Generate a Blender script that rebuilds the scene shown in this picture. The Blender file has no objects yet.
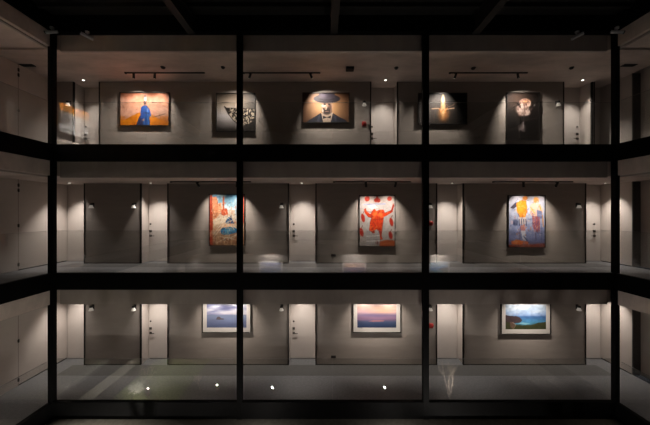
import bpy, bmesh, math, random
import numpy as np
from mathutils import Vector, Matrix

SC = bpy.context.scene
COL = SC.collection
random.seed(7)
NPR = np.random.RandomState(5)

# ------------------------------------------------------------------ measures
F = 284.8                 # focal length in pixels of the 650 px wide frame
EYE = 5.407
GY, WY, RY = 8.0, 10.1, 10.6          # gallery edge, back wall, back of door recesses
LGX, LWX = -7.66, -9.58               # left wing edge / wall
RGX, RWX = 8.155, 10.24               # right wing edge / wall
OGY, OWY = -1.4, -3.5                 # opposite wing edge / wall
ST = 3.6
CE = 2.84                 # ceiling above each floor
POSTS = (LGX, -2.39, 2.82, RGX)
def WX(px): return (px - 325) * WY / F
def WZ(py): return EYE + (212.5 - py) * WY / F

# ------------------------------------------------------------------ materials
def lin(c):
    return tuple(((v/12.92) if v <= .04045 else ((v+.055)/1.055)**2.4) for v in c)
def srgb(r, g, b): return lin((r/255, g/255, b/255))
def mat(name, col, rough=.6, metal=0.0, var=0.0, scale=6.0, stretch=(1,1,1), spec=.4, bump=0.0, emit=None, es=0.0):
    m = bpy.data.materials.new(name); m.use_nodes = True
    nt = m.node_tree; b = nt.nodes['Principled BSDF']
    b.inputs['Roughness'].default_value = rough
    b.inputs['Metallic'].default_value = metal
    b.inputs['Specular IOR Level'].default_value = spec
    b.inputs['Base Color'].default_value = (*col, 1)
    if emit:
        b.inputs['Emission Color'].default_value = (*emit, 1); b.inputs['Emission Strength'].default_value = es
    if var:
        tc = nt.nodes.new('ShaderNodeTexCoord'); mp = nt.nodes.new('ShaderNodeMapping')
        mp.inputs['Scale'].default_value = stretch
        nz = nt.nodes.new('ShaderNodeTexNoise'); nz.inputs['Scale'].default_value = scale
        nz.inputs['Detail'].default_value = 6; nz.inputs['Roughness'].default_value = .65
        rp = nt.nodes.new('ShaderNodeValToRGB')
        rp.color_ramp.elements[0].position = .3; rp.color_ramp.elements[1].position = .7
        rp.color_ramp.elements[0].color = (*[c*(1-var) for c in col], 1)
        rp.color_ramp.elements[1].color = (*[min(1, c*(1+var)) for c in col], 1)
        L = nt.links
        L.new(tc.outputs['Object'], mp.inputs['Vector']); L.new(mp.outputs[0], nz.inputs['Vector'])
        L.new(nz.outputs['Fac'], rp.inputs['Fac']); L.new(rp.outputs[0], b.inputs['Base Color'])
        if bump:
            bp = nt.nodes.new('ShaderNodeBump'); bp.inputs['Strength'].default_value = bump; bp.inputs['Distance'].default_value = .01
            L.new(nz.outputs['Fac'], bp.inputs['Height']); L.new(bp.outputs[0], b.inputs['Normal'])
    return m
M = {
 'wall':   mat('wall_panel', (.335,.297,.268), .62, var=.06, scale=1.6, stretch=(.8,.8,4), spec=.25),
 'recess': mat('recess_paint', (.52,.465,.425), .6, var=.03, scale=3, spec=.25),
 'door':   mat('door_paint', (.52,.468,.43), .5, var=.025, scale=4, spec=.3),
 'ceil':   mat('concrete_ceiling', (.62,.53,.475), .75, var=.18, scale=1.5, stretch=(.5,1.6,1), spec=.2),
 'header': mat('header_board', (.36,.315,.285), .6, var=.10, scale=2.2, stretch=(1,1,.4), spec=.25),
 'floor':  mat('terrazzo', (.145,.145,.15), .5, var=.25, scale=16, spec=.35),
 'strip':  mat('dark_border_and_shade', (.085,.083,.081), .55, var=.25, scale=30, spec=.3),
 'black':  mat('black_steel', (.0035,.0035,.0035), .65, var=.2, scale=12, spec=.06),
 'trim':   mat('dark_trim', (.012,.011,.010), .6, var=.1, scale=20, spec=.2),
 'frame':  mat('black_frame', (.012,.010,.009), .45, var=.3, scale=30, spec=.35),
 'mount':  mat('white_mount_board', (.47,.445,.42), .8, var=.02, scale=40),
 'soffit': mat('dark_soffit', (.012,.011,.01), .6, var=.3, scale=4),
 'rib':    mat('roof_rib_steel', (.010,.0085,.0075), .6, var=.25, scale=8),
 'fit':    mat('matt_black_fitting', (.015,.015,.015), .5, var=.1, scale=30),
 'ring':   mat('downlight_ring', (.25,.24,.23), .5, var=.05, scale=30),
 'shade':  mat('pale_shade', (.80,.77,.72), .5, var=.03, scale=20, emit=(1,.88,.76), es=.16),
 'red':    mat('red_enamel', (.30,.022,.018), .4, var=.1, scale=20),
 'steel':  mat('dark_bronze', (.05,.043,.038), .35, metal=.6, var=.1, scale=20),
 'white':  mat('camera_housing', (.42,.42,.44), .4, var=.05, scale=20),
 'lawn':   mat('soil_and_turf', (.12,.14,.05), .9, var=.4, scale=14),
 'grass':  mat('grass_blade', (.22,.26,.09), .7, var=.35, scale=9),
 'pave':   mat('ground_paving', (.10,.092,.082), .7, var=.25, scale=5),
 'kerb':   mat('kerb_stone', (.13,.122,.10), .75, var=.25, scale=9),
 'bark':   mat('pale_bark', (.38,.32,.25), .8, var=.3, scale=30),
 'leaf':   mat('glossy_leaf', (.50,.52,.45), .2, var=.3, scale=8, spec=.9),
 'tlens':  mat('track_lens', (.7,.7,.7), .4, var=.01, scale=4, emit=(1,.9,.8), es=1.2),
 'lens':   mat('lit_lens', (.9,.9,.9), .4, var=.01, scale=4, emit=(1,.93,.84), es=3.5),
 'glow':   mat('lit_spike_lens', (.9,.9,.9), .4, var=.01, scale=4, emit=(1,.95,.9), es=30),
 'steelcap': mat('polished_edge', (.16,.16,.155), .4, metal=.2, var=.05, scale=9),
 'opp':    mat('opposite_wall_paint', (.22,.20,.185), .7, var=.1, scale=2),
}
def glass_mat():
    m = bpy.data.materials.new('clear_glass'); m.use_nodes = True
    nt = m.node_tree; nt.nodes.clear(); L = nt.links
    out = nt.nodes.new('ShaderNodeOutputMaterial'); mx = nt.nodes.new('ShaderNodeMixShader')
    tr = nt.nodes.new('ShaderNodeBsdfTransparent'); tr.inputs['Color'].default_value = (.975,.98,.975,1)
    gl = nt.nodes.new('ShaderNodeBsdfGlossy'); gl.inputs['Roughness'].default_value = .004
    fr = nt.nodes.new('ShaderNodeFresnel'); ge = nt.nodes.new('ShaderNodeNewGeometry'); mi = nt.nodes.new('ShaderNodeMix'); mi.data_type = 'FLOAT'
    mi.inputs[2].default_value = 1.9; mi.inputs[3].default_value = 1/1.9      # same reflectance on both faces of the thin pane
    L.new(ge.outputs['Backfacing'], mi.inputs[0]); L.new(mi.outputs[0], fr.inputs['IOR'])
    L.new(fr.outputs[0], mx.inputs[0]); L.new(tr.outputs[0], mx.inputs[1]); L.new(gl.outputs[0], mx.inputs[2])
    L.new(mx.outputs[0], out.inputs[0])
    return m
M['glass'] = glass_mat()
def paint_mat():
    m = bpy.data.materials.new('painted_canvas'); m.use_nodes = True
    nt = m.node_tree; b = nt.nodes['Principled BSDF']; b.inputs['Roughness'].default_value = .55
    b.inputs['Specular IOR Level'].default_value = .25
    a = nt.nodes.new('ShaderNodeVertexColor'); a.layer_name = 'pigment'
    nt.links.new(a.outputs['Color'], b.inputs['Base Color'])
    return m
M['paint'] = paint_mat()

# ------------------------------------------------------------------ mesh helpers
def box(bm, x0, x1, y0, y1, z0, z1, mi=0):
    v = [bm.verts.new((x, y, z)) for x in (x0, x1) for y in (y0, y1) for z in (z0, z1)]
    for f in ((0,1,3,2),(4,6,7,5),(0,4,5,1),(2,3,7,6),(0,2,6,4),(1,5,7,3)):
        bm.faces.new([v[i] for i in f]).material_index = mi
def tube(bm, p0, p1, r0, r1=None, seg=12, caps=True):
    p0, p1 = Vector(p0), Vector(p1); r1 = r0 if r1 is None else r1
    d = (p1 - p0).normalized()
    a = d.orthogonal().normalized(); b = d.cross(a)
    A, B = [], []
    for i in range(seg):
        t = 2*math.pi*i/seg; o = a*math.cos(t) + b*math.sin(t)
        A.append(bm.verts.new(p0 + o*r0)); B.append(bm.verts.new(p1 + o*r1))
    for i in range(seg):
        j = (i+1) % seg; bm.faces.new((A[i], A[j], B[j], B[i]))
    if caps:
        bm.faces.new(A[::-1]); bm.faces.new(B)
def lathe(bm, prof, c=(0,0,0), seg=24, caps=True):
    rings = []
    for r, z in prof:
        rings.append([bm.verts.new((c[0]+r*math.cos(2*math.pi*i/seg), c[1]+r*math.sin(2*math.pi*i/seg), c[2]+z)) for i in range(seg)])
    for A, B in zip(rings, rings[1:]):
        for i in range(seg):
            j = (i+1) % seg; bm.faces.new((A[i], A[j], B[j], B[i]))
    if caps: bm.faces.new(rings[0][::-1]); bm.faces.new(rings[-1])
def obj(name, bm, m, parent=None, bevel=0, smooth=False):
    bmesh.ops.recalc_face_normals(bm, faces=bm.faces)
    me = bpy.data.meshes.new(name); bm.to_mesh(me); bm.free()
    for x in (m if isinstance(m, (list, tuple)) else [m]): me.materials.append(x)
    if smooth:
        for p in me.polygons: p.use_smooth = True
        me.set_sharp_from_angle(angle=math.radians(40))
    o = bpy.data.objects.new(name, me); COL.objects.link(o)
    if parent: o.parent = parent
    if bevel:
        b = o.modifiers.new('bevel', 'BEVEL'); b.width = bevel; b.segments = 2; b.limit_method = 'ANGLE'
    return o
def boxes(name, bs, m, parent=None, bevel=0):
    bm = bmesh.new()
    for b in bs: box(bm, *b)
    return obj(name, bm, m, parent, bevel)
def struct(name, bs, m, bevel=0):
    o = boxes(name, bs, m, None, bevel); o['kind'] = 'structure'; return o
def thing(name, label, cat, loc=(0,0,0), group=None):
    o = bpy.data.objects.new(name, None); COL.objects.link(o); o.empty_display_size = .1
    o.location = loc; o['label'] = label; o['category'] = cat
    if group: o['group'] = group
    return o
def dup(root, loc, label):
    r = root.copy(); COL.objects.link(r); r.location = loc; r['label'] = label
    for ch in list(root.children):
        c = ch.copy(); COL.objects.link(c); c.parent = r
        for g in list(ch.children):
            d = g.copy(); COL.objects.link(d); d.parent = c
    return r
def spot(parent, loc, dirn, watts, size, blend=.6, col=(1,.87,.76), rad=.02):
    l = bpy.data.lights.new('lamp', 'SPOT'); l.energy = watts; l.spot_size = math.radians(size)
    l.spot_blend = blend; l.color = col; l.shadow_soft_size = rad
    o = bpy.data.objects.new('lamp', l); COL.objects.link(o); o.parent = parent; o.location = loc
    o.rotation_euler = Vector(dirn).to_track_quat('-Z', 'Y').to_euler()
    return o

# ------------------------------------------------------------------ setting: floors, ceilings, beams, headers, posts
NAMES = ('bottom', 'middle', 'top')
# plan outlines of the gallery ring, split so that no boxes overlap
def ring(z0, z1, e=0.0):
    return [(LWX, RWX, GY, RY, z0, z1), (LWX, LGX, OGY, GY, z0, z1), (RGX, RWX, OGY, GY, z0, z1)]
for k in range(3):
    f = k*ST
    struct('floor', [(a, b, c, d, f-.34, f) for a, b, c, d, _, _ in ring(0, 1)], M['floor'])
    struct('ceiling', [(a, b, c + (.12 if i == 0 else 0), d, f+CE, f+ST-.345) for i, (a, b, c, d, _, _) in enumerate(ring(0, 1))], M['ceil'])
    # dark border along the wall foot
    struct('trim_%d' % (k+1), [(LWX+.65, RWX-.65, WY-.66, WY-.004, f, f+.003)], M['strip'])
    # header boards hung behind the beams
    h0, h1 = f+2.80, f+3.25
    struct('header', [(LGX+.12, RGX-.12, GY+.10, GY+.17, h0, h1)], M['header'])
    struct('header', [(LGX-.17, LGX-.10, OGY, GY+.10, h0, h1)], M['header'])
    struct('header', [(RGX+.10, RGX+.17, OGY, GY+.10, h0, h1)], M['header'])
for k in range(4):
    f = k*ST
    z0, z1 = f-.35, f+.112
    struct('beam', [(LGX+.07, RGX-.07, GY-.062, GY+.062, z0, z1)], M['black'])
    struct('beam', [(LGX-.062, LGX+.062, OGY, GY-.07, z0, z1)], M['black'])
    struct('beam', [(RGX-.062, RGX+.062, OGY, GY-.07, z0, z1)], M['black'])
for i, x in enumerate(POSTS):
    w = (.068, .075, .083, .06)[i]
    struct('column', [(x-w, x+w, GY-.07, GY+.07, -.36, 10.912)], M['black'], .006)

# roof over the courtyard: soffit, slats, ribs
struct('roof', [(LWX, RWX, OWY, RY, 10.915, 11.05)], M['soffit'])
for i in range(9):
    y = 7.5 - i*.62
    struct('roof_slat', [(LGX+.1, RGX-.1, y-.045, y+.045, 10.80, 10.914)], M['soffit'])
for x in (-3.68, .25, 4.16):
    struct('roof_rib', [(x-.10, x+.10, OGY, GY-.15, 10.33, 10.36), (x-.03, x+.03, OGY, GY-.15, 10.36, 10.80), (x-.10, x+.10, OGY, GY-.15, 10.77, 10.80)], M['rib'])

# ------------------------------------------------------------------ walls with door recesses
door_n = [0]
def door(x0, x1, f, handle=None, gap=.012):
    """full-height door leaf at the back of a recess; handle: x of the lever or None"""
    door_n[0] += 1
    d = bpy.data.objects.new('door_%d' % door_n[0], None); COL.objects.link(d); d['kind'] = 'structure'
    d.location = ((x0+x1)/2, RY, f); w = (x1-x0)/2
    boxes('door_frame', [(-w, -w+.035, -.03, 0, 0, CE), (w-.035, w, -.03, 0, 0, CE)], M['recess'], d)
    boxes('door_leaf', [(-w+.043, w-.043, -.045, -.003, .012, CE-.012)], M['door'], d, .004)
    boxes('threshold', [(-w+.04, w-.04, -.05, -.046, .0, .01)], M['trim'], d)
    if handle is not None:
        hx = handle - d.location.x; s = 1 if hx < 0 else -1
        bm = bmesh.new(); lathe(bm, [(.032,0),(.032,.012),(.02,.016)], seg=20)
        bmesh.ops.rotate(bm, verts=bm.verts, cent=(0,0,0), matrix=Matrix.Rotation(math.pi/2, 3, 'X'))
        bmesh.ops.translate(bm, verts=bm.verts, vec=(hx, -.045, 1.38))
        obj('peephole', bm, M['steel'], d, smooth=True)
        bm = bmesh.new(); box(bm, hx-.045, hx+.045, -.063, -.045, 1.07, 1.16)
        tube(bm, (hx,-.062,1.115), (hx,-.085,1.115), .026, .022)
        obj('lock', bm, M['steel'], d, .003)
        bm = bmesh.new(); box(bm, hx-.04, hx+.045, -.058, -.045, .905, .985)
        tube(bm, (hx,-.055,.945), (hx,-.10,.945), .013)
        tube(bm, (hx-s*.01,-.10,.945), (hx+s*.16,-.10,.945), .015, .012)
        obj('lever_handle', bm, M['steel'], d, .002)
    return d

def back_wall(f, panels):
    for x0, x1 in panels:
        o = struct('wall_back', [(x0, x1, WY, RY, f+.012, f+CE)], M['wall'])
        t = boxes('edge_trim', [(x0-.038, x0-.001, WY-.012, WY+.05, f, f+CE), (x1+.001, x1+.038, WY-.012, WY+.05, f, f+CE)], M['trim'], o)
        boxes('shadow_gap', [(x0, x1, WY-.006, WY+.02, f+.003, f+.03)], M['trim'], o)

LOW = [(-8.51,-6.56), (-5.55,-1.32), (-.30,3.94), (4.93,9.22)]
TOP = [(-9.58,-8.94), (-7.98,1.60), (2.59,8.44), (9.50,9.525)]
for k in range(3):
    f = k*ST
    P = TOP if k == 2 else LOW
    back_wall(f, P)
    # the plane closing the recesses
    struct('wall_recess', [(LWX, RWX, RY+.001, RY+.12, f, f+CE+.3)], M['recess'])
    if k < 2:
        door(LWX+.02, -8.53, f)
        door(-6.54, -5.57, f, -6.46)
        door(-1.30, -.32, f, -1.30+.14)
        door(3.96, 4.91, f)
        door(9.24, RWX-.02, f, 9.98 if k == 1 else None)
        # recess cheeks painted pale
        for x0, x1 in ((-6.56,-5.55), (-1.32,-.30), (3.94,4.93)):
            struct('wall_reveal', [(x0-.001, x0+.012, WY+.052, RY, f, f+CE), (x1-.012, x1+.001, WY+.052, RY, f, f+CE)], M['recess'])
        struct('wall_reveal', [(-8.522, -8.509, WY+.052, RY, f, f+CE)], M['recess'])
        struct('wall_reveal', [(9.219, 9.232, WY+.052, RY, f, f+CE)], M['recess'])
    else:
        door(-8.92, -8.00, f, -8.86)
        door(1.62, 2.57, f, 1.62+.12)
        door(8.46, 9.45, f, 9.34)
        door(9.58, RWX-.02, f)
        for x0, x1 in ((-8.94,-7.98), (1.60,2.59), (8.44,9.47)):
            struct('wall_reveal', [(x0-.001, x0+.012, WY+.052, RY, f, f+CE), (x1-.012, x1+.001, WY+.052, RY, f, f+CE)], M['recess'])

# wing walls (left plain with a flush door; right with a shallow recess, its unlit end face coloured dark)
hd = []
for k in range(3):
    f = k*ST
    struct('wall_left', [(LWX-.15, LWX, OWY, RY+.12, f, f+CE+.3)], M['recess'])
    door_n[0] += 1
    d = bpy.data.objects.new('door_%d' % door_n[0], None); COL.objects.link(d); d['kind'] = 'structure'
    d.location = (LWX, 8.39, f)
    boxes('door_leaf', [(.001, .012, -.49, .49, .02, CE-.02)], M['recess'], d, .002)
    boxes('door_gap', [(.0005, .004, .49, .506, 0, CE), (.0005, .004, -.506, -.49, 0, CE)], M['trim'], d)
    for z in (.18, 1.40, 2.50, 2.66):
        bm = bmesh.new(); tube(bm, (.018,.50,z-.055), (.018,.50,z+.055), .014); box(bm, .002, .014, .47, .53, z-.045, z+.045)
        obj('hinge', bm, M['steel'], d)
    struct('baseboard_left', [(LWX+.001, LWX+.014, 8.91, RY-.05, f, f+.03), (LWX+.001, LWX+.014, OWY, 7.88, f, f+.03)], M['trim'])
    # right
    struct('wall_right', [(RWX, RWX+.30, 9.50, RY+.12, f, f+CE+.3), (RWX+.27, RWX+.42, 8.45, 9.50, f, f+CE+.3), (RWX, RWX+.30, OWY, 8.45, f, f+CE+.3)], M['recess'])
    struct('trim_%d' % (k+4), [(RWX, RWX+.269, 9.482, 9.499, f, f+CE), (RWX-.006, RWX+.012, 9.47, 9.4995, f, f+CE)], M['strip'])  # dark sheet stands in for shade on the recess end face
    struct('baseboard_right', [(RWX-.014, RWX-.001, 9.51, RY-.05, f, f+.03)], M['trim'])

# opposite side of the courtyard (behind the camera, seen mirrored in the balustrades)
struct('floor', [(LWX, RWX, OWY, OGY, -.34, 0)], M['floor'])
struct('ceiling', [(LWX, RWX, OWY, OGY, CE, 3.5)], M['ceil'])
struct('wall_opposite', [(LWX-.15, RWX+.3, OWY-.15, OWY-.001, -.36, 10.914)], M['opp'])

# ------------------------------------------------------------------ glass balustrades
BAYS = ('left', 'centre', 'right')
def balustrade(x0, x1, y0, y1, f, label, group):
    cx, cy = (x0+x1)/2, (y0+y1)/2
    t = thing('glass_balustrade', label, 'balustrade', (cx, cy, f+.112), group)
    boxes('glass_panel', [(x0-cx, x1-cx, y0-cy, y1-cy, 0, 1.18)], M['glass'], t)
    if x1-x0 > y1-y0: boxes('edge_strip', [(x0-cx, x1-cx, -.008, .008, 1.181, 1.185)], M['steelcap'], t)
    else: boxes('edge_strip', [(-.010, .010, y0-cy, y1-cy, 1.181, 1.185)], M['steelcap'], t)
for k in range(3):
    f = k*ST
    for i in range(3):
        a, b = POSTS[i]+.13, POSTS[i+1]-.13
        m = (a+b)/2
        for s, (p, q) in (('left', (a, m-.006)), ('right', (m+.006, b))):
            balustrade(p, q, GY-.007, GY+.007, f, '%s clear glass pane railing the %s bay of the %s gallery' % (s, BAYS[i], NAMES[k]), 'glass balustrade panes of the %s gallery' % NAMES[k])
    for j, (y0, y1) in enumerate(((4.0, 7.84), (.1, 3.98))):
        if j: continue
        balustrade(LGX-.007, LGX+.007, y0, y1, f, 'side-on clear glass railing along the left wing of the %s gallery' % NAMES[k], 'glass balustrades of the wings')
        balustrade(RGX-.007, RGX+.007, y0, y1, f, 'side-on clear glass railing along the right wing of the %s gallery' % NAMES[k], 'glass balustrades of the wings')

# ------------------------------------------------------------------ downlights
bm = bmesh.new(); lathe(bm, [(.055,0),(.055,-.008),(.068,-.008),(.068,0)], caps=False)
DL = thing('downlight', '-', 'ceiling light', (0,0,-50), 'recessed downlights')
obj('trim_ring', bm, M['ring'], DL, smooth=True)
bm = bmesh.new(); lathe(bm, [(.036,-.007),(.036,-.001)])
obj('lens', bm, M['lens'], DL)
first = [True]
def downlight(x, y, f, watts, label, size=88, blend=1.0, tilt=(0,0,-1)):
    global DL
    if first[0]:
        r = DL; r.location = (x, y, f+CE); r['label'] = label; first[0] = False
    else:
        r = DL.copy(); COL.objects.link(r); r.location = (x, y, f+CE); r['label'] = label
        for ch in [c for c in DL.children if c.type == 'MESH']:
            c = ch.copy(); COL.objects.link(c); c.parent = r
    spot(r, (0, 0, -.02), tilt, watts, size, blend, (1,.91,.83), .03)
DW = 300
for k in range(3):
    f = k*ST; n = NAMES[k]
    if k < 2:
        spots = ((-8.95,'far left corner door',.95), (-6.1,'second door from the left',1.0), (-.81,'middle door',.95), (4.45,'plain doorway right of the middle',.9), (9.82,'far right corner doorway',.8))
    else:
        spots = ((-8.46,'far left door',.55), (2.12,'middle door',.8), (9.02,'far right door',.75))
    for x, s, g in spots:
        downlight(x, 9.97, f, DW*g*(.82,.92,.88)[k], 'small lit downlight in the %s gallery ceiling before the %s' % (n, s), tilt=(0,.05,-1))
    for x, s in ((LWX+.75,'left'), (RWX-.75,'right')):
        downlight(x, 6.3, f, (45,24,34)[k], 'lit downlight over the %s wing walkway of the %s gallery' % (s, n), 110, .8)
for x, s in ((-8.8,'far left'), (-1.0,'middle left'), (4.66,'middle right')):
    downlight(x, OWY+.5, 0, 300, 'downlight of the gallery behind the viewer, %s of its row' % s)

# ------------------------------------------------------------------ track lights
def track(x0, x1, f, label, heads, y=9.42):
    t = thing('lighting_track', label, 'track light', ((x0+x1)/2, y, f+CE), 'ceiling lighting tracks')
    cx = (x0+x1)/2
    boxes('rail', [(x0-cx, x1-cx, -.018, .018, -.034, 0)], M['fit'], t, .003)
    boxes('power_feed', [(x0-cx-.06, x0-cx-.001, -.026, .026, -.045, 0)], M['fit'], t, .003)
    for hx, target, watts, size in heads:
        p = Vector((hx-cx, 0, -.034)); piv = p + Vector((0,0,-.075))
        d = (Vector(target) - (Vector(t.location) + piv)).normalized()
        bm = bmesh.new()
        box(bm, p.x-.035, p.x+.035, -.016, .016, p.z-.018, p.z)
        tube(bm, p, piv, .008)
        tube(bm, piv - d*.09, piv + d*.08, .034, .038, 18)
        h = obj('spotlight_head', bm, M['fit'], t, smooth=True)
        bm = bmesh.new(); tube(bm, piv + d*.0802, piv + d*.084, .030)
        obj('lens', bm, M['tlens'], h)
        spot(h, piv + d*.10, d, watts, size+24, 1.0, (1,.88,.77), .022)

# ------------------------------------------------------------------ paintings
class Art:
    def __init__(s, w, h, base):
        s.S = 2; s.w, s.h = w, h
        s.a = np.zeros((h*2, w*2, 3)); s.a[:] = np.array(base)/255
        yy, xx = np.mgrid[0:h*2, 0:w*2]
        s.u = (xx+.5)/(w*2); s.v = (yy+.5)/(h*2); s.asp = h/w
    def put(s, m, c, al=1.0):
        m = np.clip(m, 0, 1)[..., None]*al; s.a = s.a*(1-m) + np.array(c)/255*m
    def grad(s, stops):
        v = s.v[:, 0]; vs = [p for p, _ in stops]
        for i in range(3): s.a[..., i] = np.interp(v, vs, [c[i]/255 for _, c in stops])[:, None]
    def poly(s, pts, c, al=1.0, rough=0):
        u, v = s.u.copy(), s.v.copy()
        if rough: u = u + (s.noise(9, 3)-.5)*rough; v = v + (s.noise(9, 4)-.5)*rough
        ins = np.zeros(u.shape, bool); n = len(pts)
        for i in range(n):
            (x0, y0), (x1, y1) = pts[i], pts[(i+1) % n]
            if y0 == y1: continue
            c1 = (y0 > v) != (y1 > v)
            ins ^= c1 & (u < (x1-x0)*(v-y0)/(y1-y0)+x0)
        s.put(ins.astype(float), c, al)
    def ell(s, cx, cy, rx, ry, c, al=1.0, soft=.15, rot=0):
        dx, dy = s.u-cx, (s.v-cy)*s.asp; r = math.radians(rot)
        x = dx*math.cos(r)+dy*math.sin(r); y = -dx*math.sin(r)+dy*math.cos(r)
        d = np.sqrt((x/rx)**2 + (y/(ry*s.asp))**2)
        s.put((1+soft-d)/(2*soft), c, al)
    def line(s, pts, w, c, al=1.0):
        m = np.zeros(s.u.shape)
        for (x0, y0), (x1, y1) in zip(pts, pts[1:]):
            dx, dy = x1-x0, (y1-y0)*s.asp; L = dx*dx+dy*dy+1e-9
            t = np.clip(((s.u-x0)*dx + (s.v-y0)*s.asp*dy)/L, 0, 1)
            d = np.hypot(s.u-x0-t*dx, (s.v-y0)*s.asp-t*dy)
            m = np.maximum(m, np.clip((w/2-d)/.006+.5, 0, 1))
        s.put(m, c, al)
    def noise(s, f, seed, fy=None):
        fy = fy or f*s.asp; r = np.random.RandomState(seed); out = 0; amp = 0
        for o in range(3):
            nx, ny = int(f*2**o)+2, int(fy*2**o)+2
            g = r.rand(ny+1, nx+1); x = s.u*(nx-1); y = s.v*(ny-1)
            i, j = x.astype(int), y.astype(int); fx, fyy = x-i, y-j
            fx = fx*fx*(3-2*fx); fyy = fyy*fyy*(3-2*fyy)
            q = (g[j,i]*(1-fx)+g[j,i+1]*fx)*(1-fyy) + (g[j+1,i]*(1-fx)+g[j+1,i+1]*fx)*fyy
            out = out + q/2**o; amp += 1/2**o
        return out/amp
    def mottle(s, amt, f=14, seed=1, fy=None):
        s.a = np.clip(s.a*(1+(s.noise(f, seed, fy)[..., None]-.5)*2*amt), 0, 1)
    def colours(s):
        a = s.a.reshape(s.h, 2, s.w, 2, 3).mean((1, 3))
        return np.where(a <= .04045, a/12.92, ((a+.055)/1.055)**2.4)

def strokes(A, n, pal, seed, b):
    r = np.random.RandomState(seed)
    for i in range(n):
        x, y = b[0]+r.rand()*(b[2]-b[0]), b[1]+r.rand()*(b[3]-b[1]); t = r.choice([0, 1.57, .8, 2.3])+r.rand()*.3; L = .02+r.rand()*.045
        A.line([(x, y), (x+L*math.cos(t), y+L*math.sin(t))], .008+r.rand()*.012, pal[r.randint(len(pal))], .75)
def canvas(name, art, x0, x1, z0, z1, y, parent):
    w, h = art.w, art.h; c = art.colours()
    xs = np.linspace(x0, x1, w); zs = np.linspace(z1, z0, h)
    X, Z = np.meshgrid(xs, zs); V = np.stack([X, np.full_like(X, y), Z], -1).reshape(-1, 3)
    n = w*h; V = [tuple(p) for p in V]
    idx = np.arange(n).reshape(h, w)
    Q = np.stack([idx[1:, :-1], idx[1:, 1:], idx[:-1, 1:], idx[:-1, :-1]], -1).reshape(-1, 4).tolist()
    B = [(x0, y+.012, z0), (x1, y+.012, z0), (x1, y+.012, z1), (x0, y+.012, z1)]
    V += B; b = n
    Q += [[b+3, b+2, b+1, b], list(idx[-1, ::-1])+[b, b+1], [int(i) for i in idx[0, :]]+[b+2, b+3],
          [int(i) for i in idx[::-1, 0]][::-1]+[b, b+3][::1], [int(i) for i in idx[::-1, -1]]+[b+2, b+1]]
    me = bpy.data.meshes.new(name); me.from_pydata(V, [], [[int(i) for i in q] for q in Q])
    at = me.color_attributes.new('pigment', 'FLOAT_COLOR', 'POINT')
    cc = np.ones((len(V), 4)); cc[:n, :3] = c.reshape(-1, 3)*.62; cc[n:, :3] = .5
    at.data.foreach_set('color', cc.ravel()); me.materials.append(M['paint'])
    o = bpy.data.objects.new(name, me); COL.objects.link(o); o.parent = parent
    return o

def painting(art, x0, x1, z0, z1, label, cat='painting', mount=0.0, fw=.022, off=.055, group='framed pictures on the gallery walls', wall=WY, face=1, name='framed_painting'):
    """hangs on the wall; x0..z1 is the outer frame"""
    cx, cz = (x0+x1)/2, z0
    t = thing(name, label, cat, (cx, wall, z0), group)
    if face != 1: t.rotation_euler.z = face
    w, h = (x1-x0)/2, z1-z0
    b0 = -off-.02; b1 = -off+.035
    bm = bmesh.new()
    box(bm, -w, -w+fw, b0, b1, 0, h); box(bm, w-fw, w, b0, b1, 0, h)
    box(bm, -w+fw, w-fw, b0, b1, 0, fw); box(bm, -w+fw, w-fw, b0, b1, h-fw, h)
    obj('frame', bm, M['frame'], t)
    boxes('backing_board', [(-w+fw, w-fw, -off+.018, -off+.03, fw, h-fw), (-.3*w, .3*w, -off+.03, -.002, h*.7, h*.76)], M['frame'], t)
    canvas('canvas', art, -w+fw+mount, w-fw-mount, fw+mount*1.15, h-fw-mount, -off+.002, t)
    if mount:
        a0, a1, c0, c1 = -w+fw, w-fw, fw, h-fw; k = mount; q = mount*1.15
        boxes('mount_board', [(a0, a0+k, -off-.004, -off+.001, c0, c1), (a1-k, a1, -off-.004, -off+.001, c0, c1), (a0+k, a1-k, -off-.004, -off+.001, c0, c0+q), (a0+k, a1-k, -off-.004, -off+.001, c1-k, c1)], M['mount'], t)
    return t

# --- figure in blue robe on an orange ground
def art_blue():
    A = Art(120, 78, (205,150,118))
    A.grad([(0,(150,88,62)),(.25,(205,140,108)),(.6,(214,160,135)),(1,(210,140,100))])
    n = A.noise(5, 11); A.put((n-.45)*2.5, (226,190,172), .6)
    A.put(np.clip((.5-abs(A.u-.08))*2,0,1)*(A.v<.75)*(A.noise(7,5)), (190,150,140), .3)
    A.poly([(0,.84),(.10,.82),(.20,.74),(.32,.64),(.42,.60),(.58,.60),(.66,.68),(.80,.80),(1,.86),(1,1),(0,1)], (228,134,16), 1, .03)
    A.put((A.v>.72)*(A.noise(6,8)>.55), (205,108,14), .5)
    A.poly([(.40,.70),(.36,.84),(.33,.97),(.33,1),(.47,1),(.47,.72)], (44,52,92))
    A.poly([(.445,.42),(.475,.385),(.54,.385),(.565,.43),(.555,.60),(.60,.74),(.605,1),(.47,1),(.455,.70)], (38,84,156))
    A.poly([(.435,.42),(.415,.58),(.42,.78),(.465,.80),(.47,.62),(.47,.42)], (28,70,150))
    A.poly([(.575,.44),(.61,.56),(.64,.70),(.60,.73),(.555,.62)], (42,98,186))
    A.line([(.50,.42),(.53,.62),(.52,.98)], .012, (22,50,118)); A.line([(.55,.50),(.57,.75),(.58,1)], .008, (90,150,220))
    A.line([(.47,.62),(.60,.62)], .02, (18,36,84))
    A.ell(.475,.83,.02,.035,(206,150,120)); A.ell(.635,.735,.022,.03,(214,160,128))
    A.ell(.508,.30,.030,.075,(70,52,52)); A.ell(.515,.18,.028,.085,(188,176,176)); A.ell(.508,.10,.014,.04,(90,80,90))
    A.line([(.68,.745),(.915,.645)], .012, (42,32,30))
    A.mottle(.10, 20, 2); return A
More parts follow.
